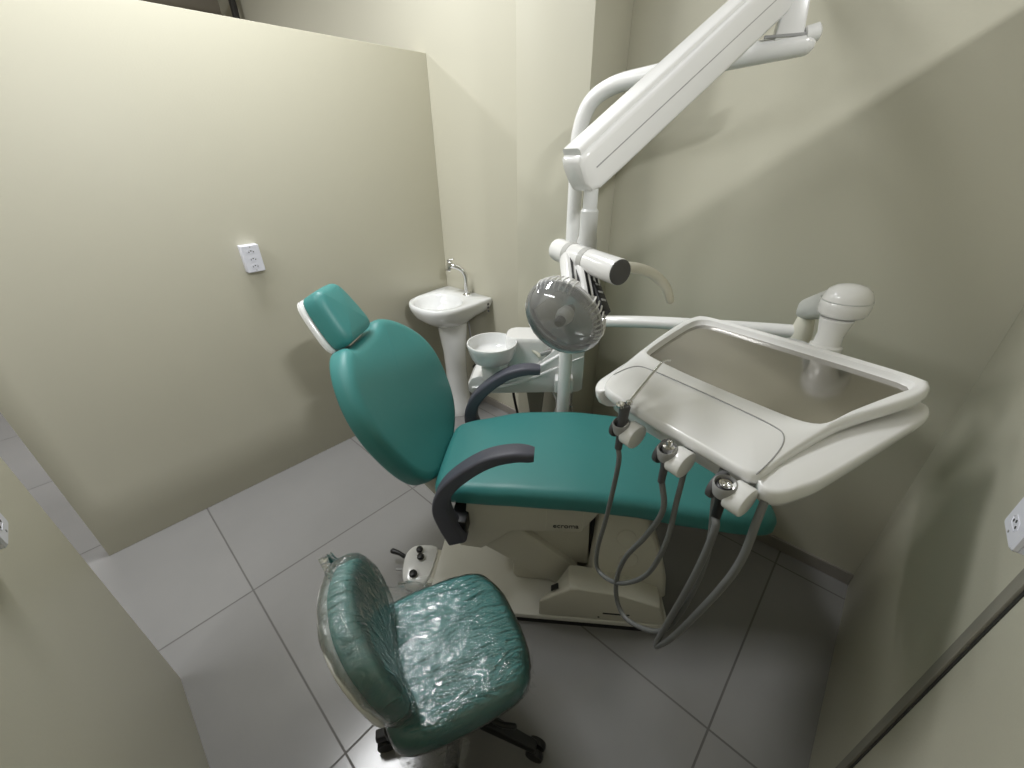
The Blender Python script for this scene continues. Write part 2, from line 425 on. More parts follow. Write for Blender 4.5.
# headrest
HD = tilted(-.70, 1.075, -.10, .178)
hh = [(-.04, .05), (-.036, .090), (.0, .106), (.08, .096), (.132, .083), (.156, .063), (.161, .035)]
ho = cspline([(y*.97+.014, h) for h, y in hh]+[(-y*.88+.014, h) for h, y in reversed(hh)], 4); ho = [(p[0], p[1]) for p in ho]
mb = MB(); cushion(mb, ho, .085, .034, lambda x, y, z: HD(x, y, z-.06), crown=.006, bottom_r=.012)
hr = mb.build('headrest', M_TEAL, CH, sharp=80)
mb = MB(); cushion(mb, [(x*1.0-.001, y*1.0) for x, y in ho], .032, .02, lambda x, y, z: HD(x, y, z-.093), bottom_r=.02)
mb.build('headrest_shell', M_WHITE, hr, sharp=60)
mb = MB(); tube(mb, spline([BK(0, .50, -.075), BK(0, .60, -.072), HD(0, .0, -.085), HD(0, .07, -.082)], 6), .014, 12); mb.build('headrest_post', M_MGREY, CH)

# armrests: one swept bar each side
def armrest(y):
    path = spline([(-.035, y, .783), (-.10, y, .784), (-.185, y, .755), (-.27, y, .690), (-.332, y, .615), (-.356, y, .53), (-.338, y, .45), (-.308, y, .375)], 6)
    fr = frames(path, up=(0, 1, 0)); rg = []; m = len(path)
    for i, (p, t, u, w) in enumerate(fr):
        k = i/(m-1)
        hw = .029+.004*math.sin(PI*min(1, k*1.2)); ht = .0175+.014*k+.014*max(0, k-.55)
        e = min(1, .80+k*m*.12) if k < .1 else 1
        rg.append([p+u*a*e+w*b*(.7+.3*e) for a, b in rrect(hw, ht, .011, 3)])
    mb = MB(); mb.loft(rg); o = mb.build('armrest', M_ARMREST, CH, sharp=50)
    sg = 1 if y < 0 else -1
    mb = MB(); box(mb, (-.335, min(y, y+sg*.11), .385), (-.275, max(y, y+sg*.11), .455)); mb.build('armrest_bracket', M_BLACK, o, bevel=.006)
armrest(-.285); armrest(.288)

# foot control on the end of the base plate
mb = MB()
fo = [(-.475, -.075), (-.462, -.16), (-.475, -.262), (-.545, -.272), (-.585, -.245), (-.606, -.16), (-.60, -.11), (-.565, -.078)]
fo = [(p[0], p[1]) for p in cspline(fo, 3)]
rg = []
for z, k in ((.004, 1.0), (.036, .99), (.052, .95), (.058, .88)):
    rg.append([(-.532+(x+.532)*k, -.168+(y+.168)*k, z-(x+.53)*.06*(z > .01)) for x, y in fo])
rg = list(reversed(rg)) if False else rg
mb.loft(rg); fc = mb.build('foot_control', M_WHITE, CH, sharp=40)
def knob(x, y, z, r, h=.022):
    mb = MB(); lathe(mb, [(r*.6, -.006), (r*.6, h*.3), (r, h*.4), (r*1.03, h*.7), (r*.85, h*.95), (r*.4, h*1.05), (.0, h*1.06)], (x, y, z), (0, 0, 1), 20); mb.build('knob', M_BLACK, fc)
knob(-.538, -.236, .058, .0165); knob(-.530, -.152, .058, .0155); knob(-.545, -.116, .058, .0145)
mb = MB(); tube(mb, spline([(-.570, -.150, .040), (-.605, -.145, .052), (-.635, -.135, .060), (-.665, -.128, .062)], 5), lambda t: .010-.002*math.sin(t*PI)+.002*t, 12, round_end=True); mb.build('joystick', M_BLACK, fc)
mb = MB(); tube(mb, [Vector((-.585, -.195, .035)), Vector((-.625, -.20, .038))], .006, 10, round_end=True); mb.build('lever', M_MGREY, fc)
mb = MB(); prism(mb, [(-.478, -.09), (-.478, -.255), (-.45, -.255), (-.45, -.09)], .006, .046); mb.build('foot_link', M_CREAM, CH, bevel=.003)

# ------------------------------------------------------------------ cuspidor unit with bent lamp pole
WU = empty('cuspidor_unit', L2W(-.05, .44, 0), ANG)
tag(WU, 'white cuspidor unit with round spittoon bowl and tall bent lamp pole', 'cuspidor')
OFF = Vector((-.05, .44, 0))
def wl(s, y, z): return (s-OFF.x, y-OFF.y, z)
wz = lambda p, q, h: wl(p, h, q)
prof = [(-.385, .605), (-.37, .59), (.145, .605), (.165, .62), (.163, .845), (.15, .862), (.09, .858), (.04, .835), (-.02, .775), (-.08, .72), (-.14, .695), (-.33, .688), (-.365, .675), (-.385, .645)]
mb = MB()
rg = []
for y, k, dz in ((.395, .045, 0), (.385, .015, 0), (.40, 0, 0), (.46, 0, 0), (.55, 0, 0), (.556, .012, 0)):
    rg.append([wl(min((x+.11)*(1-k)-.11, .165-max(0, y-.46)*1.4), (y if y > .39 else y)+ (.03 if x > -.1 and y < .5 else 0), z) for x, z in prof])
mb.loft(rg[1:]); ub = mb.build('body', M_WHITE, WU, sharp=45, bevel=.008, seg=3)
# two flowing ridges along the front
for pts, r in (([(-.36, .382, .625), (-.22, .38, .640), (-.10, .395, .672), (.0, .408, .715), (.10, .413, .765), (.155, .413, .79)], .009),
               ([(-.20, .384, .662), (-.10, .398, .705), (-.03, .41, .745), (.06, .414, .805), (.13, .415, .845)], .010)):
    mb = MB(); tube(mb, spline([wl(*p) for p in pts], 6), lambda t, r=r: r*(.5+.5*math.sin(PI*min(1, .15+t))), 12, round_end=True); mb.build('ridge', M_WHITE, ub)
# bowl
mb = MB()
lathe(mb, [(.06, -.088), (.078, -.088), (.090, -.082), (.102, -.060), (.111, -.022), (.116, -.004), (.114, .003), (.109, .003), (.105, -.008), (.099, -.042), (.088, -.056), (.03, -.060), (.012, -.064), (.0, -.064)], wl(-.262, .405, .855), (0, 0, 1), 48)
bw = mb.build('spittoon_bowl', M_CERAM, WU, sharp=60)
mb = MB(); lathe(mb, [(.016, 0), (.016, .003), (.0, .004)], wl(-.262, .405, .7925), (0, 0, 1), 20); mb.build('drain', M_CHROME, bw)
mb = MB(); lathe(mb, [(.065, .68), (.065, .70), (.060, .775), (.0, .775)], wl(-.255, .42, 0), (0, 0, 1), 28); mb.build('bowl_neck', M_WHITE, WU)
# rear block
mb = MB()
rg = [[wl(-.095+x, .498+y, z-.018*(z > .7)) for x, y in rrect(.112*k, .075*k, .055*k, 6)] for z, k in ((.68, .98), (.865, 1), (.88, .98), (.886, .93))]
mb.loft(rg); mb.build('water_tank', M_WHITE, WU, sharp=40)
mb = MB(); tube(mb, spline([wl(-.125, .46, .79), wl(-.095, .44, .815), wl(-.06, .425, .80), wl(-.045, .42, .785)], 5), .0095, 12, round_end=True); mb.build('cup_filler', M_CREAM2, WU)
mb = MB(); box(mb, (-.02, -.012, -.009), (.03, .012, .009), Matrix.Translation(wl(-.02, .43, .80)) @ Matrix.Rotation(-.35, 4, 'Y')); mb.build('filler_head', M_MGREY, WU, bevel=.004)
# support bracket and pipes under the body
mb = MB(); prism(mb, [(-.11, .595), (-.015, .60), (-.03, .42), (-.02, .0), (-.10, .0), (-.085, .42)], .455, .545, wz); mb.build('support_column', M_STRIP, WU, bevel=.006)
mb = MB(); box(mb, wl(-.14, .42, 0), wl(.02, .58, .012)); mb.build('foot_plate', M_STRIP, WU, bevel=.003)
mb = MB(); tube(mb, spline([wl(.0, .47, .60), wl(.035, .46, .56), wl(.05, .46, .50), wl(.03, .47, .42), wl(-.02, .48, .36)], 6), .009, 12); mb.build('chrome_pipe', M_CHROME, WU)
mb = MB(); tube(mb, [Vector(wl(.115, .46, .62)), Vector(wl(.115, .46, .40))], .010, 12); lathe(mb, [(.014, 0), (.017, .01), (.017, .05), (.013, .06)], wl(.115, .46, .44), (0, 0, 1), 16); mb.build('valve', M_CHROME, WU)
mb = MB(); tube(mb, spline([wl(-.178, .47, .60), wl(-.170, .47, .53), wl(-.155, .475, .44), wl(-.12, .50, .25), wl(-.03, .53, .10), wl(.05, .55, .012)], 6), .007, 10); mb.build('drain_hose', M_BLACK, WU)
# pole: vertical part, then bent over towards the room
PX = (.073, .35)
mb = MB(); tube(mb, [Vector(wl(*PX, 0)), Vector(wl(*PX, 1.10))], .029, 24); 
lathe(mb, [(.07, 0), (.07, .008), (.05, .014), (.034, .03)], wl(*PX, 0), (0, 0, 1), 32)
mb.build('pole', M_WHITE, WU)
Wm = Matrix.Translation(L2W(-.05, .44, 0)) @ Matrix.Rotation(ANG, 4, 'Z'); Wi = Wm.inverted()
pw = L2W(*PX, 0)
bend = [Vector((pw.x, pw.y, 1.08)), Vector((pw.x, pw.y, 1.30)), Vector((pw.x, pw.y, 1.55)), Vector((pw.x+.001, pw.y-.002, 1.66)), Vector((pw.x+.012, pw.y-.03, 1.742)), Vector((pw.x+.035, pw.y-.095, 1.785)), Vector((1.39, .72, 1.80)), Vector((1.455, .55, 1.822)), Vector((1.525, .385, 1.842))]
mb = MB(); tube(mb, [Wi @ p for p in spline(bend, 8)], .0255, 22, round_end=False); mb.build('bent_tube', M_WHITE, WU)
# mounting flange from pole to unit
mb = MB(); box(mb, wl(.03, .35, .63), wl(.115, .47, .70)); mb.build('pole_bracket', M_WHITE, WU, bevel=.008)

# ------------------------------------------------------------------ operating light
A0 = Vector((.866, .566, 1.588)); B0 = Vector((1.615, .425, 2.04))
DL = empty('operating_light', (1.575, .375, 1.80)); DLo = Vector((1.575, .375, 1.80))
tag(DL, 'white operating light on a thick slanting spring arm above the chair', 'dental light')
def dl(p): return Vector(p)-DLo
axv = (B0-A0).normalized(); sidev = axv.cross(Vector((0, 0, 1))).normalized(); upv = sidev.cross(axv)
LA = (B0-A0).length
def arm_ring(d, w, h0, h1, r=.012):
    c = A0+axv*d
    pts = []
    for a, b in rrect(w, (h1-h0)/2, min(r, w*.9, (h1-h0)*.45), 3): pts.append(dl(c+sidev*a+upv*((h0+h1)/2+b)))
    return pts
mb = MB()
mb.loft([arm_ring(-.052, .026, -.028, .026), arm_ring(-.044, .033, -.045, .034), arm_ring(-.02, .037, -.053, .037), arm_ring(.06, .038, -.054, .038), arm_ring(LA*.5, .040, -.056, .040), arm_ring(LA+.05, .042, -.056, .042)])
sa = mb.build('spring_arm', M_WHITE, DL, sharp=40)
# raised top rail, groove and seam lines along both sides
mb = MB()
mb.loft([[dl(A0+axv*d+sidev*a+upv*b) for a, b in rrect(.026, .009, .006, 3, 0, .040)] for d in (-.04, LA+.04)]); mb.build('top_rail', M_WHITE, sa)
for sg in (-1, 1):
    mb = MB(); mb.loft([[dl(A0+axv*d+sidev*(sg*.0375+a+sg*.0035*d/LA)+upv*(b-.004)) for a, b in rrect(.0012, .0012, .0005, 2)] for d in (-.02, LA+.03)]); mb.build('seam', M_MGREY, sa)
# knuckle joining the arm to the bent tube
mb = MB()
tube(mb, [dl((1.46, .54, 1.824)), dl((1.535, .362, 1.845))], .0275, 24, round_end=True); mb.build('tube_sleeve', M_WHITE, DL)
mb = MB()
for x_, y_, hw in ((1.555, .415, .0),):
    prismpts = [(-.035, 0), (.035, 0), (.027, .12), (.017, .20), (-.017, .20), (-.027, .12)]
    tdir = Vector((.42, -.88, .14)).normalized()
    rg = []
    for off in (-.020, .020):
        nd = Vector((.88, .42, 0)).normalized()
        rg.append([dl(Vector((1.515, .40, 1.855))+tdir*p+Vector((.12, .05, 1)).normalized()*q+nd*off) for p, q in prismpts])
    mb.loft(rg)
mb.build('knuckle', M_WHITE, DL, bevel=.006)
mb = MB(); box(mb, (-.05, -.004, -.003), (.05, .004, .003), Matrix.Translation(dl((1.495, .40, 1.862))) @ Matrix.Rotation(math.atan2(-.88, .42), 4, 'Z')); mb.build('collar_slot', M_MGREY, DL)
mb = MB()
lathe(mb, [(.015, -.02), (.020, -.018), (.020, .010), (.012, .016), (.0, .018)], dl((1.535, .345, 1.865)), (.42, -.88, .2), 20); mb.build('pivot_cap', M_WHITE, DL)
# drop tube
DT = Vector((.862, .553, 0))
mb = MB(); lathe(mb, [(.0165, 1.545), (.0165, 1.49), (.0205, 1.485), (.0205, 1.43), (.024, 1.42), (.024, 1.385)], dl((DT.x, DT.y, 0)), (0, 0, 1), 22); mb.build('drop_tube', M_GREYW, DL)
# yoke bar
ya = Vector((.855, .636, 1.39)); yb = Vector((.760, .404, 1.388)); yd = (yb-ya).normalized(); YL = (yb-ya).length
mb = MB(); lathe(mb, [(.022, 0), (.0265, .004), (.0275, .012), (.0275, YL-.004), (.0265, YL)], dl(ya), yd, 28); yk = mb.build('yoke_bar', M_WHITE, DL)
for q in (.058, .125):
    mb = MB(); lathe(mb, [(.0265, 0), (.0284, .002), (.0284, .020), (.0265, .022)], dl(ya+yd*q), yd, 28, False, False); mb.build('ring', M_RING, yk)
mb = MB(); lathe(mb, [(.0262, -.002), (.0262, .0015), (.023, .004), (.0, .0045)], dl(yb), yd, 28); mb.build('end_cap', M_DGREY, yk)
mb = MB(); tube(mb, spline([dl((.812, .452, 1.378)), dl((.850, .42, 1.378)), dl((.885, .388, 1.362)), dl((.902, .362, 1.335)), dl((.908, .348, 1.305))], 6), lambda t: .0135-.004*t, 16, round_end=True); mb.build('handle', M_CREAM2, DL)
# lamp head
LC = Vector((.705, .498, 1.286))
vd = (LC-Vector((0, 0, H))).normalized()
nrm = (-vd*.62-R2*.50-U2*.60).normalized()
hx = R2.cross(nrm); hx = (R2*.75-U2*.66); hx = (hx-nrm*hx.dot(nrm)).normalized(); hy = nrm.cross(hx)
def hp(x, y, z): return dl(LC+hx*x+hy*y+nrm*z)
n_ = 48
def oval(a, b, z): return [hp(a*math.cos(t), b*math.sin(t), z) for t in [2*PI*k/n_ for k in range(n_)]]
HA, HB = .094, .083
mb = MB(); mb.loft([oval(HA*k, HB*k, z) for k, z in ((.10, -.052), (.35, -.050), (.62, -.043), (.84, -.028), (.96, -.010), (1.0, .0), (.97, .001), (.93, -.010), (.80, -.025), (.58, -.037), (.30, -.043), (.05, -.044))]); lh = mb.build('reflector', M_MIRROR, DL, sharp=70)
mb = MB(); mb.loft([oval(HA*k, HB*k, z) for k, z in ((1.005, -.004), (1.012, .0), (1.005, .006), (.94, .024), (.80, .040), (.58, .052), (.30, .058), (.05, .059))], True, True); mb.build('clear_shield', M_SHIELD, DL, sharp=70)
mb = MB(); lathe(mb, [(.022, -.036), (.020, -.005), (.016, .012), (.0, .014)], hp(0, 0, 0), nrm, 20); mb.build('bulb_cap', M_GREYW, lh)
mb = MB(); lathe(mb, [(.011, .010), (.011, .026), (.008, .030), (.0, .031)], hp(0, 0, 0), nrm, 16); mb.build('bulb', M_DGREY, lh)
# half-moon inner baffle
mb = MB()
arc = [(-HA*.93, .005)]+[(HA*.93*math.cos(a), HB*.93*math.sin(a)) for a in [PI+.05-(PI*.55)*k/14 for k in range(15)]]
arc = [(HA*.92*math.cos(a), HB*.92*math.sin(a)) for a in [2.1+1.75*k/16 for k in range(17)]]
mb.loft([[hp(x, y, z) for x, y in arc] for z in (-.004, .002)]); mb.build('baffle', M_GREYW, lh)
# white vent ribs around the upper rear rim
for k in range(16):
    a = (.30+.98*k/7) if k < 8 else (1.85+.98*(k-8)/7)
    pts = [hp(HA*q*math.cos(a)*1.0, HB*q*math.sin(a), z) for q, z in ((.90, .016), (.97, .006), (1.0, -.010), (.93, -.030))]
    mb = MB(); tube(mb, spline(pts, 4), .0020, 8, round_end=True); mb.build('vent_rib', M_WHITE, lh)
# slotted neck pieces between head and yoke
yc = ya+yd*.085
def neck(cx, w, tilt, m, name):
    base = hp(cx, .035, -.040); top = dl(yc+yd*tilt)
    ax = (top-base); L = ax.length; ax.normalize(); sd = hx-ax*hx.dot(ax); sd.normalize(); fd = ax.cross(sd)
    rg = []
    for t, k in ((0, .8), (.25, 1), (.8, 1), (1, .8)):
        rg.append([base+ax*L*t+sd*a*k+fd*b*k for a, b in rrect(w, .017, .010, 3)])
    mb = MB(); mb.loft(rg); o = mb.build(name, m, DL, sharp=40)
    for j in (-1, 0, 1):
        mb = MB()
        for sg in (-1, 1):
            c0 = base+ax*L*.18+sd*j*w*.5+fd*sg*.0172; c1 = base+ax*L*.86+sd*j*w*.5+fd*sg*.0172
            mb.loft([[c+sd*a+fd*b for a, b in rrect(.0030, .0010, .0005, 2)] for c in (c0, c1)])
        mb.build('slot', M_BLACK, o)
neck(-.014, .026, -.024, M_WHITE, 'slotted_neck')
neck(.038, .024, .034, M_WHITE, 'slotted_neck')
mb = MB(); base = hp(.062, .052, -.030); top = dl(yc+yd*.062-Vector((0, 0, .03)))
ax = (top-base).normalized(); sd = (hx-ax*hx.dot(ax)).normalized(); fd = ax.cross(sd); L = (top-base).length
mb.loft([[base+ax*L*t+sd*a+fd*b for a, b in rrect(.011, .013, .003, 2)] for t in (0, 1)]); gb = mb.build('grille_block', M_BLACK, DL, sharp=40)
for t in (.25, .45, .65, .82):
    mb = MB(); c = base+ax*L*t
    mb.loft([[c+sd*a*s_+fd*(q+b)+ax*w_ for a, b in rrect(.006, .0006, .0003, 2)] for s_, q, w_ in ((1, .0132, -.003), (1, .0132, .003))])
    mb.loft([[c+sd*a*s_+fd*(q+b)+ax*w_ for a, b in rrect(.006, .0006, .0003, 2)] for s_, q, w_ in ((1, -.0132, -.003), (1, -.0132, .003))])
    mb.build('grille_bar', M_MGREY, gb)

# ------------------------------------------------------------------ instrument tray
ty, tp, tr = -1.856, .159, .044
W0 = Vector((math.cos(ty), math.sin(ty), 0)); D0 = Vector((-W0.y, W0.x, 0))*math.cos(tp)+Vector((0, 0, math.sin(tp)))
N0 = W0.cross(D0); Wt = W0*math.cos(tr)+N0*math.sin(tr); Nt = Wt.cross(D0); Dt = D0
TO = Vector((.789, .252, 1.085))
IT = empty('instrument_tray', (TO.x, TO.y, TO.z))
tag(IT, 'white instrument tray with steel inlay on a white swing arm', 'dental tray')
def tl(u, d, h): return Wt*u+Dt*d+Nt*h
def c2(pts, n=4): return [(p[0], p[1]) for p in cspline(pts, n)]
shell = c2([(-.15, .028), (.0, .028), (.16, .026), (.198, .016), (.210, -.018), (.232, -.036), (.258, -.022), (.272, .018), (.281, .06), (.290, .165), (.298, .28), (.305, .385), (.300, .435), (.275, .462), (.18, .470), (0, .472), (-.18, .470), (-.270, .464), (-.302, .435), (-.306, .385), (-.290, .26), (-.272, .13), (-.255, .05), (-.240, -.005), (-.218, -.032), (-.195, -.030), (-.180, .010)])
deck = c2([(-.12, -.036), (.0, -.037), (.13, -.037), (.205, -.036), (.219, -.018), (.220, .054), (.223, .116), (.231, .20), (.248, .268), (.270, .335), (.287, .40), (.284, .445), (.262, .460), (.15, .466), (0, .468), (-.16, .466), (-.266, .462), (-.289, .445), (-.296, .39), (-.280, .27), (-.262, .18), (-.243, .10), (-.225, .035), (-.205, -.012), (-.175, -.032)])
def led(d): return -.008-.088*max(0, d)
mb = MB()
def srg(k, f): return [tl(u*k, .21+(d-.21)*k, f(d)) for u, d in shell]
mb.loft([srg(.88, lambda d: -.060-.015*d), srg(.95, lambda d: -.058-.02*d), srg(.985, lambda d: -.050-.035*d), srg(1.0, lambda d: -.036-.065*d), srg(1.0, lambda d: led(d)-.008), srg(.992, lambda d: led(d)-.002), srg(.975, led), srg(.84, lambda d: led(d)+.001)])
tb = mb.build('tray_body', M_WHITE, IT, sharp=50)
plate = [(-.215, .168), (-.10, .159), (.0, .158), (.10, .160), (.165, .163), (.200, .175), (.216, .199), (.226, .262), (.251, .366), (.264, .415), (.250, .440), (.18, .446), (.0, .447), (-.18, .446), (-.248, .440), (-.270, .405), (-.262, .30), (-.248, .21), (-.238, .180)]
ctr = (-.005, .25)
NA = 120
def polar(poly, n=NA):
    res = []
    for k in range(n):
        a = 2*PI*k/n; ax, ay = math.cos(a), math.sin(a); best = 0
        for i in range(len(poly)):
            px, py = poly[i][0]-ctr[0], poly[i][1]-ctr[1]; qx, qy = poly[(i+1) % len(poly)][0]-ctr[0], poly[(i+1) % len(poly)][1]-ctr[1]
            ex, ey = qx-px, qy-py; den = ax*ey-ay*ex
            if abs(den) < 1e-12: continue
            t = (px*ey-py*ex)/den; s_ = (px*ay-py*ax)/den
            if t > best and -1e-9 <= s_ <= 1+1e-9: best = t
        res.append((ctr[0]+ax*best, ctr[1]+ay*best))
    return res
dp = polar(deck); pp_ = polar(c2(plate, 5))
def mixp(a, b, t): return [(x*(1-t)+u*t, y*(1-t)+v*t) for (x, y), (u, v) in zip(a, b)]
def grow(p, k): return [(ctr[0]+(x-ctr[0])*k, ctr[1]+(y-ctr[1])*k) for x, y in p]
def hr(p, h): return [tl(u, d, h) for u, d in p]
mb = MB()
mb.loft([hr(grow(dp, .95), -.024), hr(grow(dp, .99), -.022), hr(grow(dp, 1.0), -.016), hr(grow(dp, 1.0), -.010), hr(grow(dp, .996), -.002), hr(grow(dp, .985), .004), hr(grow(dp, .968), .0065), hr(mixp(grow(dp, .968), grow(pp_, 1.03), .5), .0055), hr(grow(pp_, 1.03), .005), hr(grow(pp_, 1.008), .003), hr(pp_, -.003), hr(grow(pp_, .985), -.014), hr(grow(pp_, .97), -.016)], True, True)
tdk = mb.build('tray_deck', M_WHITE, IT, sharp=50)
mb = MB(); mb.loft([hr(grow(pp_, .988), -.0165), hr(grow(pp_, .988), -.0125)]); mb.build('tray_inlay', M_STEEL, IT)
# groove line of the front pad
gpts = [(-.215, .03), (-.212, .075), (-.196, .104), (-.15, .112), (-.03, .115), (.10, .114), (.16, .110), (.184, .100), (.200, .070), (.210, .02), (.214, -.030)]
mb = MB(); tube(mb, spline([tl(u, d, .0068) for u, d in gpts], 6), .0013, 8); mb.build('groove', M_MGREY, tdk)
# skirt beneath the front edge
mb = MB(); mb.loft([[tl(u, d, h) for u, d in rrect(w_, .055, .02, 3, 0, .06)] for w_, h in ((.215, -.04), (.205, -.085), (.185, -.092))]); mb.build('under_housing', M_WHITE, IT, sharp=40)
# instrument holders (pairs of cheeks on a grey socket)
def holder(u):
    rt = empty('x', (0, 0, 0)); bpy.data.objects.remove(rt)
    c = tl(u[0], u[1], u[2])
    mb = MB()
    hw, n = .020, 20
    ring = []
    for k in range(n+1):
        a = PI*.75+PI*1.35*k/n
        ring.append((math.cos(a), math.sin(a)))
    def disc(uo, r0, r1, th, m, name, par):
        mb = MB()
        o = []
        for t in (0, th):
            o.append([c+Wt*(uo+t)+Dt*(r0*math.cos(a)*1.15-.002)+Vector((0, 0, r1*math.sin(a))) for a in [2*PI*k/24 for k in range(24)]])
        mb.loft(o); return mb.build(name, m, par, bevel=.003, seg=2)
    h = disc(-.026, .025, .027, .012, M_DGREY, 'holder', IT)
    disc(.008, .025, .028, .034, M_WHITE, 'holder_cheek', h)
    disc(-.006, .020, .022, .014, M_BLACK, 'socket', h)
    mb = MB(); lathe(mb, [(.021, -.014), (.0215, .010), (.0185, .014), (.0165, .006), (.0165, -.02)], c+Wt*.0-Dt*.014+Vector((0, 0, .016)), (Vector((0, 0, 1))-Dt*.25), 24, True, False); mb.build('holder_ring', M_MGREY, h)
    return TO+c-Dt*.014
HL = [holder(u) for u in ((-.082, -.060, -.050), (.053, -.060, -.040), (.184, -.060, -.037))]

# swing arm of the tray: tube from pole, cone, joint, dome, neck
arm0 = Vector((pw.x, pw.y, .985)); arm1 = Vector((1.50, .142, 1.098))
def il(p): return Vector(p)-TO
mb = MB(); tube(mb, [il(p) for p in spline([arm0, arm0.lerp(arm1, .35)+Vector((0, 0, .012)), arm0.lerp(arm1, .7)+Vector((0, 0, .008)), arm1], 8)], .0225, 22, round_end=True); mb.build('swing_arm', M_WHITE, IT)
mb = MB(); lathe(mb, [(.036, -.055), (.036, .055), (.033, .06)], il(arm0), (0, 0, 1), 26); mb.build('pole_collar', M_WHITE, IT)
mb = MB(); lathe(mb, [(.030, -.03), (.032, -.01), (.026, .03), (.020, .07)], il(arm1), (0, 0, 1), 24); mb.build('cone', M_CREAM2, IT)
DC = Vector((1.268, .053, 1.276))
j0 = Vector((arm1.x, arm1.y, 1.175)); 
mb = MB()
rg = []
jd = (DC-j0); 
for t, w_, h_ in ((-.12, .012, .02), (-.08, .028, .032), (0, .033, .034), (.4, .038, .037), (.8, .042, .040), (1.0, .044, .040)):
    c = j0+jd*t*.9; sd = Vector((-jd.y, jd.x, 0)).normalized()
    rg.append([il(c+sd*a+Vector((0, 0, b))) for a, b in rrect(w_, h_, min(w_, h_)*.8, 5)])
mb.loft(rg); mb.build('joint_body', M_GREYW, IT, sharp=50)
mb = MB(); lathe(mb, [(.034, -.038), (.050, -.036), (.056, -.028), (.058, -.012), (.057, .001), (.0563, .0015), (.056, .002), (.0545, .012), (.047, .027), (.032, .037), (.014, .041), (.0, .042)], il(DC), (0, 0, 1), 40, sx=.98, sy=.84, xdir=(.678, -.735, 0)); dm = mb.build('dome_cap', M_WHITE, IT, sharp=50)
mb = MB(); lathe(mb, [(.0572, .0015), (.0586, .003), (.0572, .0045)], il(DC), (0, 0, 1), 40, False, False, sx=.98, sy=.84, xdir=(.678, -.735, 0)); mb.build('dome_seam', M_GREYW, dm)
mb = MB(); lathe(mb, [(.036, -.04), (.033, -.055), (.028, -.08), (.030, -.105), (.036, -.11), (.038, -.13), (.038, -.15)], il(DC)-Vector((0.022, -.004, 0)), (.06, 0, 1), 28); mb.build('neck', M_WHITE, IT)
# bracket under the rear rim joining neck and tray
mb = MB()
rg = []
for h, w_, d0, d1 in ((-.085, .03, .42, .47), (-.08, .042, .41, .485), (-.04, .045, .41, .49), (-.006, .042, .455, .49), (-.002, .032, .458, .486)):
    rg.append([tl(u-.0, d, h) for u, d in rrect(w_, (d1-d0)/2, .02, 4, .0, (d0+d1)/2)])
mb.loft(rg); mb.build('rear_bracket', M_WHITE, IT, sharp=45)

# ------------------------------------------------------------------ instruments hanging in the holders
def instrument(name, label, base, cat='dental tool'):
    e = empty(name, base); tag(e, label, cat); return e
b0, b1, b2 = HL
SY = instrument('air_water_syringe', 'grey syringe with thin bent nozzle in the left holder of the tray', b0)
ls = lambda p: Vector(p)-b0
mb = MB(); lathe(mb, [(.009, -.055), (.0095, -.01), (.011, .03), (.0125, .060), (.0135, .068), (.011, .074), (.0, .075)], (0, 0, .004), (-.02, -.02, 1), 18); sb = mb.build('body', M_DGREY, SY)
mb = MB(); lathe(mb, [(.0095, 0), (.0095, .008), (.006, .011), (.0, .011)], (-.012, .004, .076), (-.3, .1, 1), 14); lathe(mb, [(.008, 0), (.008, .007), (.005, .009), (.0, .009)], (.008, -.006, .077), (.2, 0, 1), 14); mb.build('button', M_CHROME, SY)
mb = MB(); tube(mb, spline([(.004, -.004, .075), (.045, -.012, .105), (.085, -.020, .135), (.11, -.028, .155), (.122, -.040, .158)], 6), lambda t: .0042-.0022*t, 10); mb.build('nozzle', M_CHROME, SY)
A_ = [(0, 0, 0), (.741, .337, .925), (.744, .349, .739), (.750, .366, .576), (.744, .349, .505), (.723, .275, .543), (.701, .202, .671), (.697, .174, .82), (.72, .18, .932), (.78, .195, 1.03)]
A_[0] = tuple(b0+Vector((0, 0, -.05)))
mb = MB(); tube(mb, [ls(p) for p in spline(A_, 8)], .0062, 12); mb.build('hose', M_HOSE, SY)

HP = instrument('handpiece_coupling', 'grey handpiece coupling with steel tip in the middle holder of the tray', b1)
ls1 = lambda p: Vector(p)-b1
mb = MB(); lathe(mb, [(.008, -.07), (.0085, -.03), (.0115, -.005), (.0125, .018), (.0, .018)], (0, 0, .004), (0, 0, 1), 18); mb.build('body', M_DGREY, HP)
mb = MB(); lathe(mb, [(.0125, 0), (.0135, .004), (.0125, .012), (.007, .014), (.006, .024), (.003, .025), (.0, .022)], (0, 0, .020), (0, 0, 1), 18); mb.build('connector', M_CHROME, HP)
B_ = [tuple(b1+Vector((0, 0, -.06))), (.700, .198, .905), (.708, .225, .791), (.722, .271, .652), (.725, .283, .533), (.719, .261, .455), (.706, .216, .445), (.690, .140, .510), (.685, .105, .617), (.690, .088, .79), (.700, .093, .895), (.73, .115, 1.0), (.79, .12, 1.06)]
mb = MB(); tube(mb, [ls1(p) for p in spline(B_, 8)], .0066, 12); mb.build('hose', M_HOSE, HP)

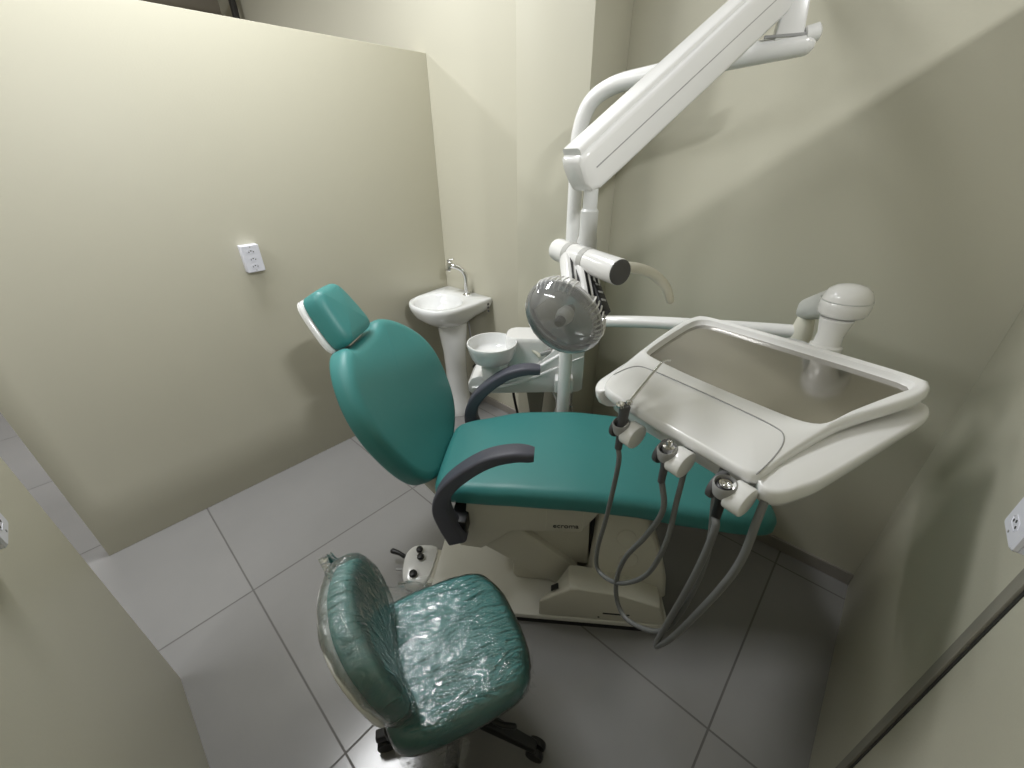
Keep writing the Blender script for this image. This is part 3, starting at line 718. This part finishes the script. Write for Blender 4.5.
HC = instrument('motor_coupling', 'dark round hose coupling with pin socket in the right holder of the tray', b2)
ls2 = lambda p: Vector(p)-b2
mb = MB(); lathe(mb, [(.009, -.075), (.0095, -.03), (.013, -.005), (.0155, .010), (.0155, .020), (.0125, .022), (.011, .016), (.0, .016)], (0, 0, .004), (-.1, 0, 1), 20); mb.build('body', M_BLACK, HC)
mb = MB(); lathe(mb, [(.0105, 0), (.0125, .003), (.0115, .007), (.0085, .006), (.0075, .002), (.004, .003), (.003, .006), (.0, .006)], (-.002, 0, .020), (-.1, 0, 1), 20); mb.build('pin_socket', M_CHROME, HC)
C_ = [tuple(b2+Vector((.004, 0, -.065))), (.665, .086, .95), (.668, .096, .791), (.679, .130, .496), (.676, .120, .494), (.668, .092, .589), (.656, .046, .806), (.655, .028, .926), (.675, .029, 1.02), (.74, .033, 1.075)]
mb = MB(); tube(mb, [ls2(p) for p in spline(C_, 8)], .0074, 12); mb.build('hose', M_HOSE, HC)

# ------------------------------------------------------------------ pedestal sink
SK = empty('pedestal_sink', (1.53, 2.0, 0))
tag(SK, 'white ceramic pedestal sink with chrome tap in the corner', 'sink')
def sl(x, y, z): return (x-1.53, y-2.0, z)
so = [(1.740, 1.79), (1.66, 1.783), (1.56, 1.775), (1.44, 1.782), (1.36, 1.82), (1.315, 1.90), (1.305, 1.99), (1.318, 2.075), (1.365, 2.145), (1.45, 2.18), (1.56, 2.20), (1.66, 2.212), (1.740, 2.212)]
so_s = []
pp = spline([(x, y, 0) for x, y in so], 5)
so_s = [(p.x, p.y) for p in pp]+[(1.742, 2.10), (1.742, 2.0), (1.742, 1.90)]
so_s = list(reversed(so_s))
nso = len(so_s)
def sr(k, z, cx=1.55, cy=2.0, kx=None):
    kx = kx or k
    return [sl(min(1.742, cx+(x-cx)*kx), cy+(y-cy)*k, z) for x, y in so_s]
def br2(a, b, z, cx=1.475, cy=1.995):
    out = []
    for x, y in so_s:
        t = math.atan2(y-2.0, x-1.50); out.append(sl(cx+a*math.cos(t), cy+b*math.sin(t), z))
    return out
mb = MB()
mb.loft([br2(.085, .085, .655, 1.53, 1.985), br2(.14, .145, .685, 1.53, 1.99), sr(.86, .735, kx=.90), sr(.96, .765), sr(.995, .785), sr(1.0, .80), sr(.99, .812), sr(.965, .818),
         br2(.150, .165, .815), br2(.142, .157, .808), br2(.130, .143, .780), br2(.105, .115, .735), br2(.06, .065, .712), br2(.015, .015, .708)])
bs = mb.build('basin', M_CERAM, SK, sharp=60)
mb = MB(); lathe(mb, [(.022, 0), (.022, .003), (.012, .004), (.0, .002)], sl(1.475, 1.995, .709), (0, 0, 1), 20); mb.build('drain', M_CHROME, bs)
for k in range(3):
    mb = MB(); lathe(mb, [(.008, 0), (.008, .0015), (.0, .0015)], sl(1.70, 1.785+.0005, .785-.022*k), (0, -1, 0), 14); mb.build('overflow_hole', M_DGREY, bs)
mb = MB()
lathe(mb, [(.100, 0), (.100, .05), (.088, .07), (.076, .18), (.072, .33), (.078, .48), (.092, .60), (.10, .68)], sl(1.545, 1.965, 0), (0, 0, 1), 36, sx=1.0, sy=.95)
mb.build('pedestal', M_CERAM, SK, sharp=60)
tf = Vector(sl(1.685, 1.965, .81))
mb = MB()
lathe(mb, [(.026, 0), (.026, .006), (.016, .012), (.0125, .02)], tf, (0, 0, 1), 22)
tube(mb, spline([tf+Vector((0, 0, .01)), tf+Vector((0, 0, .09)), tf+Vector((-.003, .002, .135)), tf+Vector((-.015, .018, .165)), tf+Vector((-.035, .045, .182)), tf+Vector((-.05, .068, .188))], 6), .0135, 16)
fa = mb.build('tap', M_CHROME, SK, sharp=50)
mb = MB(); hd = tf+Vector((-.058, .08, .19)); lathe(mb, [(.012, -.034), (.0165, -.03), (.0175, .02), (.013, .026), (.0, .027)], hd, (.15, -.25, 1), 20); mb.build('spout_head', M_CHROME, fa)
mb = MB(); box(mb, (-.030, -.011, -.004), (.016, .011, .004), Matrix.Translation(hd+Vector((.0, -.004, .034))) @ Matrix.Rotation(2.2, 4, 'Z') @ Matrix.Rotation(.25, 4, 'Y')); mb.build('lever', M_CHROME, fa, bevel=.003)
# shut-off valve and hose on the wall by the pedestal
VL = empty('stop_valve', (BX, 1.93, .30)); tag(VL, 'small chrome stop valve with hose on the wall behind the sink pedestal', 'valve')
mb = MB(); lathe(mb, [(.028, 0), (.028, .006), (.013, .01), (.013, .05)], (0, 0, 0), (-1, 0, 0), 20); lathe(mb, [(.012, -.03), (.012, .03)], (-.045, 0, 0), (0, 0, 1), 16); vb = mb.build('body', M_CHROME, VL)
mb = MB(); lathe(mb, [(.016, 0), (.018, .008), (.016, .02), (.0, .022)], (-.05, 0, 0), (-1, 0, 0), 12); mb.build('knob', M_DGREY, VL)
mb = MB(); tube(mb, spline([(-.045, 0, .03), (-.045, .005, .08), (-.06, .02, .2), (-.07, .03, .36)], 6), .006, 10); mb.build('hose', M_MGREY, VL)

# ------------------------------------------------------------------ power outlets
def outlet(loc, normal, label, plugs=True):
    nv = Vector(normal); e = empty('power_outlet', loc); tag(e, label, 'power outlet')
    sd = Vector((0, 0, 1)).cross(nv)       # to the right when facing it
    def o(a, b, c): return sd*a+Vector((0, 0, b))+nv*c
    mb = MB(); mb.loft([[o(a, b, c) for a, b in rrect(w, h, r, 3)] for w, h, r, c in ((.0375, .060, .003, 0), (.0375, .060, .003, .032))]); mb.build('back_box', M_OUTLET, e, bevel=.002, seg=2)
    mb = MB(); mb.loft([[o(a, b, c) for a, b in rrect(w, h, .005, 3)] for w, h, c in ((.038, .0605, .0325), (.038, .0605, .038), (.0355, .058, .041))]); pt = mb.build('face_plate', M_OUTLET, e)
    for z in (.032, -.002, -.034):
        mb = MB()
        for a, b in ((-.0095, -.002), (0, .0028), (.0095, -.002)):
            c = o(a, z+b, .0413)
            lathe(mb, [(.0026, -.001), (.0026, .0004), (.0, .0004)], c, nv, 10)
        mb.build('socket', M_INK, pt)
        mb = MB(); mb.loft([[o(a, z+b, c) for a, b in [(x*k, y*k) for x, y in ((-.019, 0), (-.0125, -.0085), (.0125, -.0085), (.019, 0), (.0125, .0085), (-.0125, .0085))]] for k, c in ((1, .0408), (1, .0414), (.9, .0418), (.88, .0412))]); mb.build('socket_rim', M_OUTLET, pt)
    for z in (.052, -.052):
        mb = MB(); lathe(mb, [(.0024, 0), (.0024, .0006), (.0, .0006)], o(0, z, .0412), nv, 10); mb.build('screw', M_MGREY, pt)
    return e
outlet((.597, PYW, 1.195), (0, -1, 0), 'white surface outlet on the beige wall behind the headrest')
outlet((.822, RY, 1.143), (0, 1, 0), 'white outlet on the right wall above the dark joint strip')
outlet((LX, .925, 1.127), (1, 0, 0), 'white outlet on the near left wall, cut by the picture edge')

# ------------------------------------------------------------------ operator stool in plastic film
SE1 = Vector((.925, -.38, 0)).normalized(); SANG = math.atan2(SE1.y, SE1.x)
SE2 = Vector((-SE1.y, SE1.x, 0))
sc = SE1*.088+SE2*.628
SO = empty('operator_stool', (sc.x, sc.y, 0), SANG)
tag(SO, 'teal operator stool with back, still wrapped in clear plastic film', 'stool')
so2 = [(p[0], p[1]) for p in cspline([(-.19, -.09), (-.165, -.160), (-.08, -.184), (.06, -.186), (.152, -.166), (.192, -.09), (.198, .0), (.192, .09), (.152, .164), (.06, .188), (-.08, .190), (-.165, .165), (-.19, .09), (-.195, 0)], 4)]
ZS = .385
fs = lambda x, y, z: (x, y, ZS+z-.12*max(0, x-.12)-.0*y)
mb = MB(); cushion(mb, so2, .082, .036, fs, crown=.008, bottom_r=.018); st = mb.build('seat', M_TEAL, SO, sharp=80)
def crinkle(mb, amp, fr, sd=0):
    from mathutils import noise
    for i, p in enumerate(mb.v):
        q = Vector((p.x*fr, p.y*fr*1.6, p.z*fr))+Vector((sd, sd*2, 0))
        n = noise.noise_vector(q)+.5*noise.noise_vector(q*2.3)
        mb.v[i] = p+n*amp
mb = MB(); so3 = [(x*1.015, y*1.015) for x, y in so2]
so3 = [(p[0], p[1]) for p in cspline(so3, 2)]
cushion(mb, so3, .089, .038, lambda x, y, z: fs(x, y, z-.004), crown=.008, bottom_r=.02, steps=6, rings_in=22)
crinkle(mb, .0022, 14); mb.build('seat_wrap', M_FILM, st, sharp=180)
mb = MB(); cushion(mb, [(x*.94, y*.94) for x, y in so2], .03, .01, lambda x, y, z: fs(x, y, z-.022), bottom_r=.01); mb.build('seat_shell', M_GREYW, SO, sharp=60)
# loose film hanging off the near corner and the right edge
def rag(pts, name='film_flap', par=None):
    mb = MB(); n = 10
    rg = []
    for a, b in pts:
        rg.append([Vector(a).lerp(Vector(b), k/n)+Vector((.008*math.sin(k*1.9+len(rg)), .008*math.cos(k*2.3+len(rg)*1.3), 0)) for k in range(n+1)])
    V = [p for r in rg for p in r]; F = []
    for i in range(len(rg)-1):
        for j in range(n): F.append((i*(n+1)+j, i*(n+1)+j+1, (i+1)*(n+1)+j+1, (i+1)*(n+1)+j))
    mb.add(V, F); return mb.build(name, M_FILM2, par or st, sharp=180)
rag([((-.19, -.11, .42), (-.03, -.187, .41)), ((-.195, -.12, .37), (-.02, -.195, .36)), ((-.19, -.13, .31), (-.03, -.20, .30)), ((-.17, -.14, .255), (-.05, -.195, .26))])
rag([((.13, -.170, .41), (.19, -.06, .41)), ((.155, -.172, .38), (.205, -.07, .375)), ((.172, -.165, .335), (.215, -.08, .33))])
rag([((-.15, .17, .45), (.03, .19, .45)), ((-.16, .195, .475), (.0, .205, .465)), ((-.165, .205, .50), (-.06, .21, .485))])
# backrest
SB = tilted(-.160, .465, -.055, .30)
sbk = lambda x, h, d: SB(x, h, d)
bb = [(p[0], p[1]) for p in cspline([(-.11, .012), (0, .0), (.11, .012), (.152, .05), (.167, .12), (.163, .20), (.135, .265), (.07, .295), (0, .30), (-.07, .295), (-.135, .265), (-.163, .20), (-.167, .12), (-.152, .05)], 4)]
curv = lambda x: 1.1*x*x
mb = MB(); cushion(mb, bb, .058, .026, lambda x, y, z: sbk(x+.010, y, z-.03+curv(x)), crown=.004, bottom_r=.014); sbo = mb.build('backrest', M_TEAL, SO, sharp=80)
mb = MB(); cushion(mb, [(x*.99, .15+(y-.15)*.99) for x, y in bb], .026, .012, lambda x, y, z: sbk(x+.010, y, z-.052+curv(x)), bottom_r=.012); mb.build('back_shell', M_WHITE, sbo, sharp=60)
bb2 = [(p[0], p[1]) for p in cspline([(x*1.045, .15+(y-.15)*1.06) for x, y in bb], 2)]
mb = MB(); cushion(mb, bb2, .091, .036, lambda x, y, z: sbk(x+.010, y+.012*max(0, (y-.15)/.15)-.01*(y < .05), z-.052+curv(x)), crown=.004, bottom_r=.04, steps=6, rings_in=16)
crinkle(mb, .0036, 13, 4); mb.build('back_wrap', M_FILM2, sbo, sharp=180)
rag([(tuple(SB(.07, .285, -.012)), tuple(SB(.165, .215, .0))), (tuple(SB(.09, .305, -.022)), tuple(SB(.178, .235, -.015))), (tuple(SB(.13, .325, -.025)), tuple(SB(.188, .27, -.025)))], par=sbo)
mb = MB(); tube(mb, spline([(-.02, .03, ZS-.03), (-.14, .03, ZS-.035), (-.205, .03, ZS+.01), (-.215, .03, ZS+.10), (-.235, .03, ZS+.20)], 6), .016, 12); mb.build('back_bar', M_BLACK, SO)
mb = MB(); box(mb, (-.20, -.10, ZS-.055), (-.12, -.03, ZS-.005)); mb.build('tilt_lever', M_BLACK, SO, bevel=.012)
mb = MB(); box(mb, (-.12, -.09, ZS-.06), (.10, .09, ZS-.022)); mb.build('mechanism', M_BLACK, SO, bevel=.01)
mb = MB(); tube(mb, spline([(.02, -.09, ZS-.045), (.06, -.17, ZS-.05), (.10, -.20, ZS-.052)], 5), .007, 10, round_end=True); mb.build('height_lever', M_BLACK, SO)
mb = MB(); lathe(mb, [(.032, .07), (.030, .11), (.026, .115), (.026, .22), (.018, .225), (.018, ZS-.04)], (0, 0, 0), (0, 0, 1), 24); mb.build('gas_column', M_BLACK, SO)
for k in range(5):
    a = .45+2*PI*k/5; d = Vector((math.cos(a), math.sin(a), 0)); pd = Vector((-d.y, d.x, 0))
    mb = MB(); rg = []
    for r, w_, z0, z1 in ((.0, .026, .075, .115), (.06, .024, .075, .112), (.17, .020, .068, .095), (.255, .017, .062, .082)):
        rg.append([d*r+pd*q+Vector((0, 0, z)) for q, z in ((-w_, z0), (w_, z0), (w_*.75, z1), (-w_*.75, z1))])
    mb.loft(rg); lg = mb.build('leg', M_BLACK, SO, bevel=.004)
    mb = MB(); c = d*.243
    for sg in (-1, 1): lathe(mb, [(.010, -.009), (.025, -.009), (.027, -.004), (.027, .004), (.025, .009), (.010, .009)], c+pd*sg*.014+Vector((.012, 0, .027)), pd, 20)
    tube(mb, [c+Vector((0, 0, .03)), c+Vector((0, 0, .07))], .007, 10); mb.build('caster', M_BLACK, lg)

# ------------------------------------------------------------------ lights of the surrounding shop ceiling
def area(name, loc, target, sx, sy, power, col=(.98, .99, 1)):
    l = bpy.data.lights.new(name, 'AREA'); l.shape = 'RECTANGLE'; l.size = sx; l.size_y = sy; l.energy = power; l.color = col
    o = bpy.data.objects.new(name, l); COL.objects.link(o); o.location = loc
    o.rotation_euler = (Vector(target)-Vector(loc)).to_track_quat('-Z', 'Y').to_euler(); return o
area('lamp_door', (-1.35, 1.62, 3.12), (-1.35, 1.62, 0), .5, 1.5, 38)
area('lamp_above', (.55, 1.90, 3.2), (.55, 1.90, 0), 1.1, .30, 46)
area('lamp_right', (-.05, -1.75, 3.15), (-.05, -1.75, 0), .3, .16, 80)
area('lamp_left', (-.1, 3.7, 3.02), (-.1, 3.7, 0), .9, .2, 36)
area('lamp_hall', (-2.5, .3, 3.2), (-2.5, .3, 0), .4, .4, 12)
w = bpy.data.worlds.new('world'); S.world = w; w.use_nodes = True
w.node_tree.nodes['Background'].inputs[0].default_value = (1, .98, .95, 1); w.node_tree.nodes['Background'].inputs[1].default_value = .05
S.view_settings.view_transform = 'Standard'; S.view_settings.look = 'None'; S.view_settings.exposure = .10; S.view_settings.gamma = 1
S.view_settings.use_curve_mapping = False
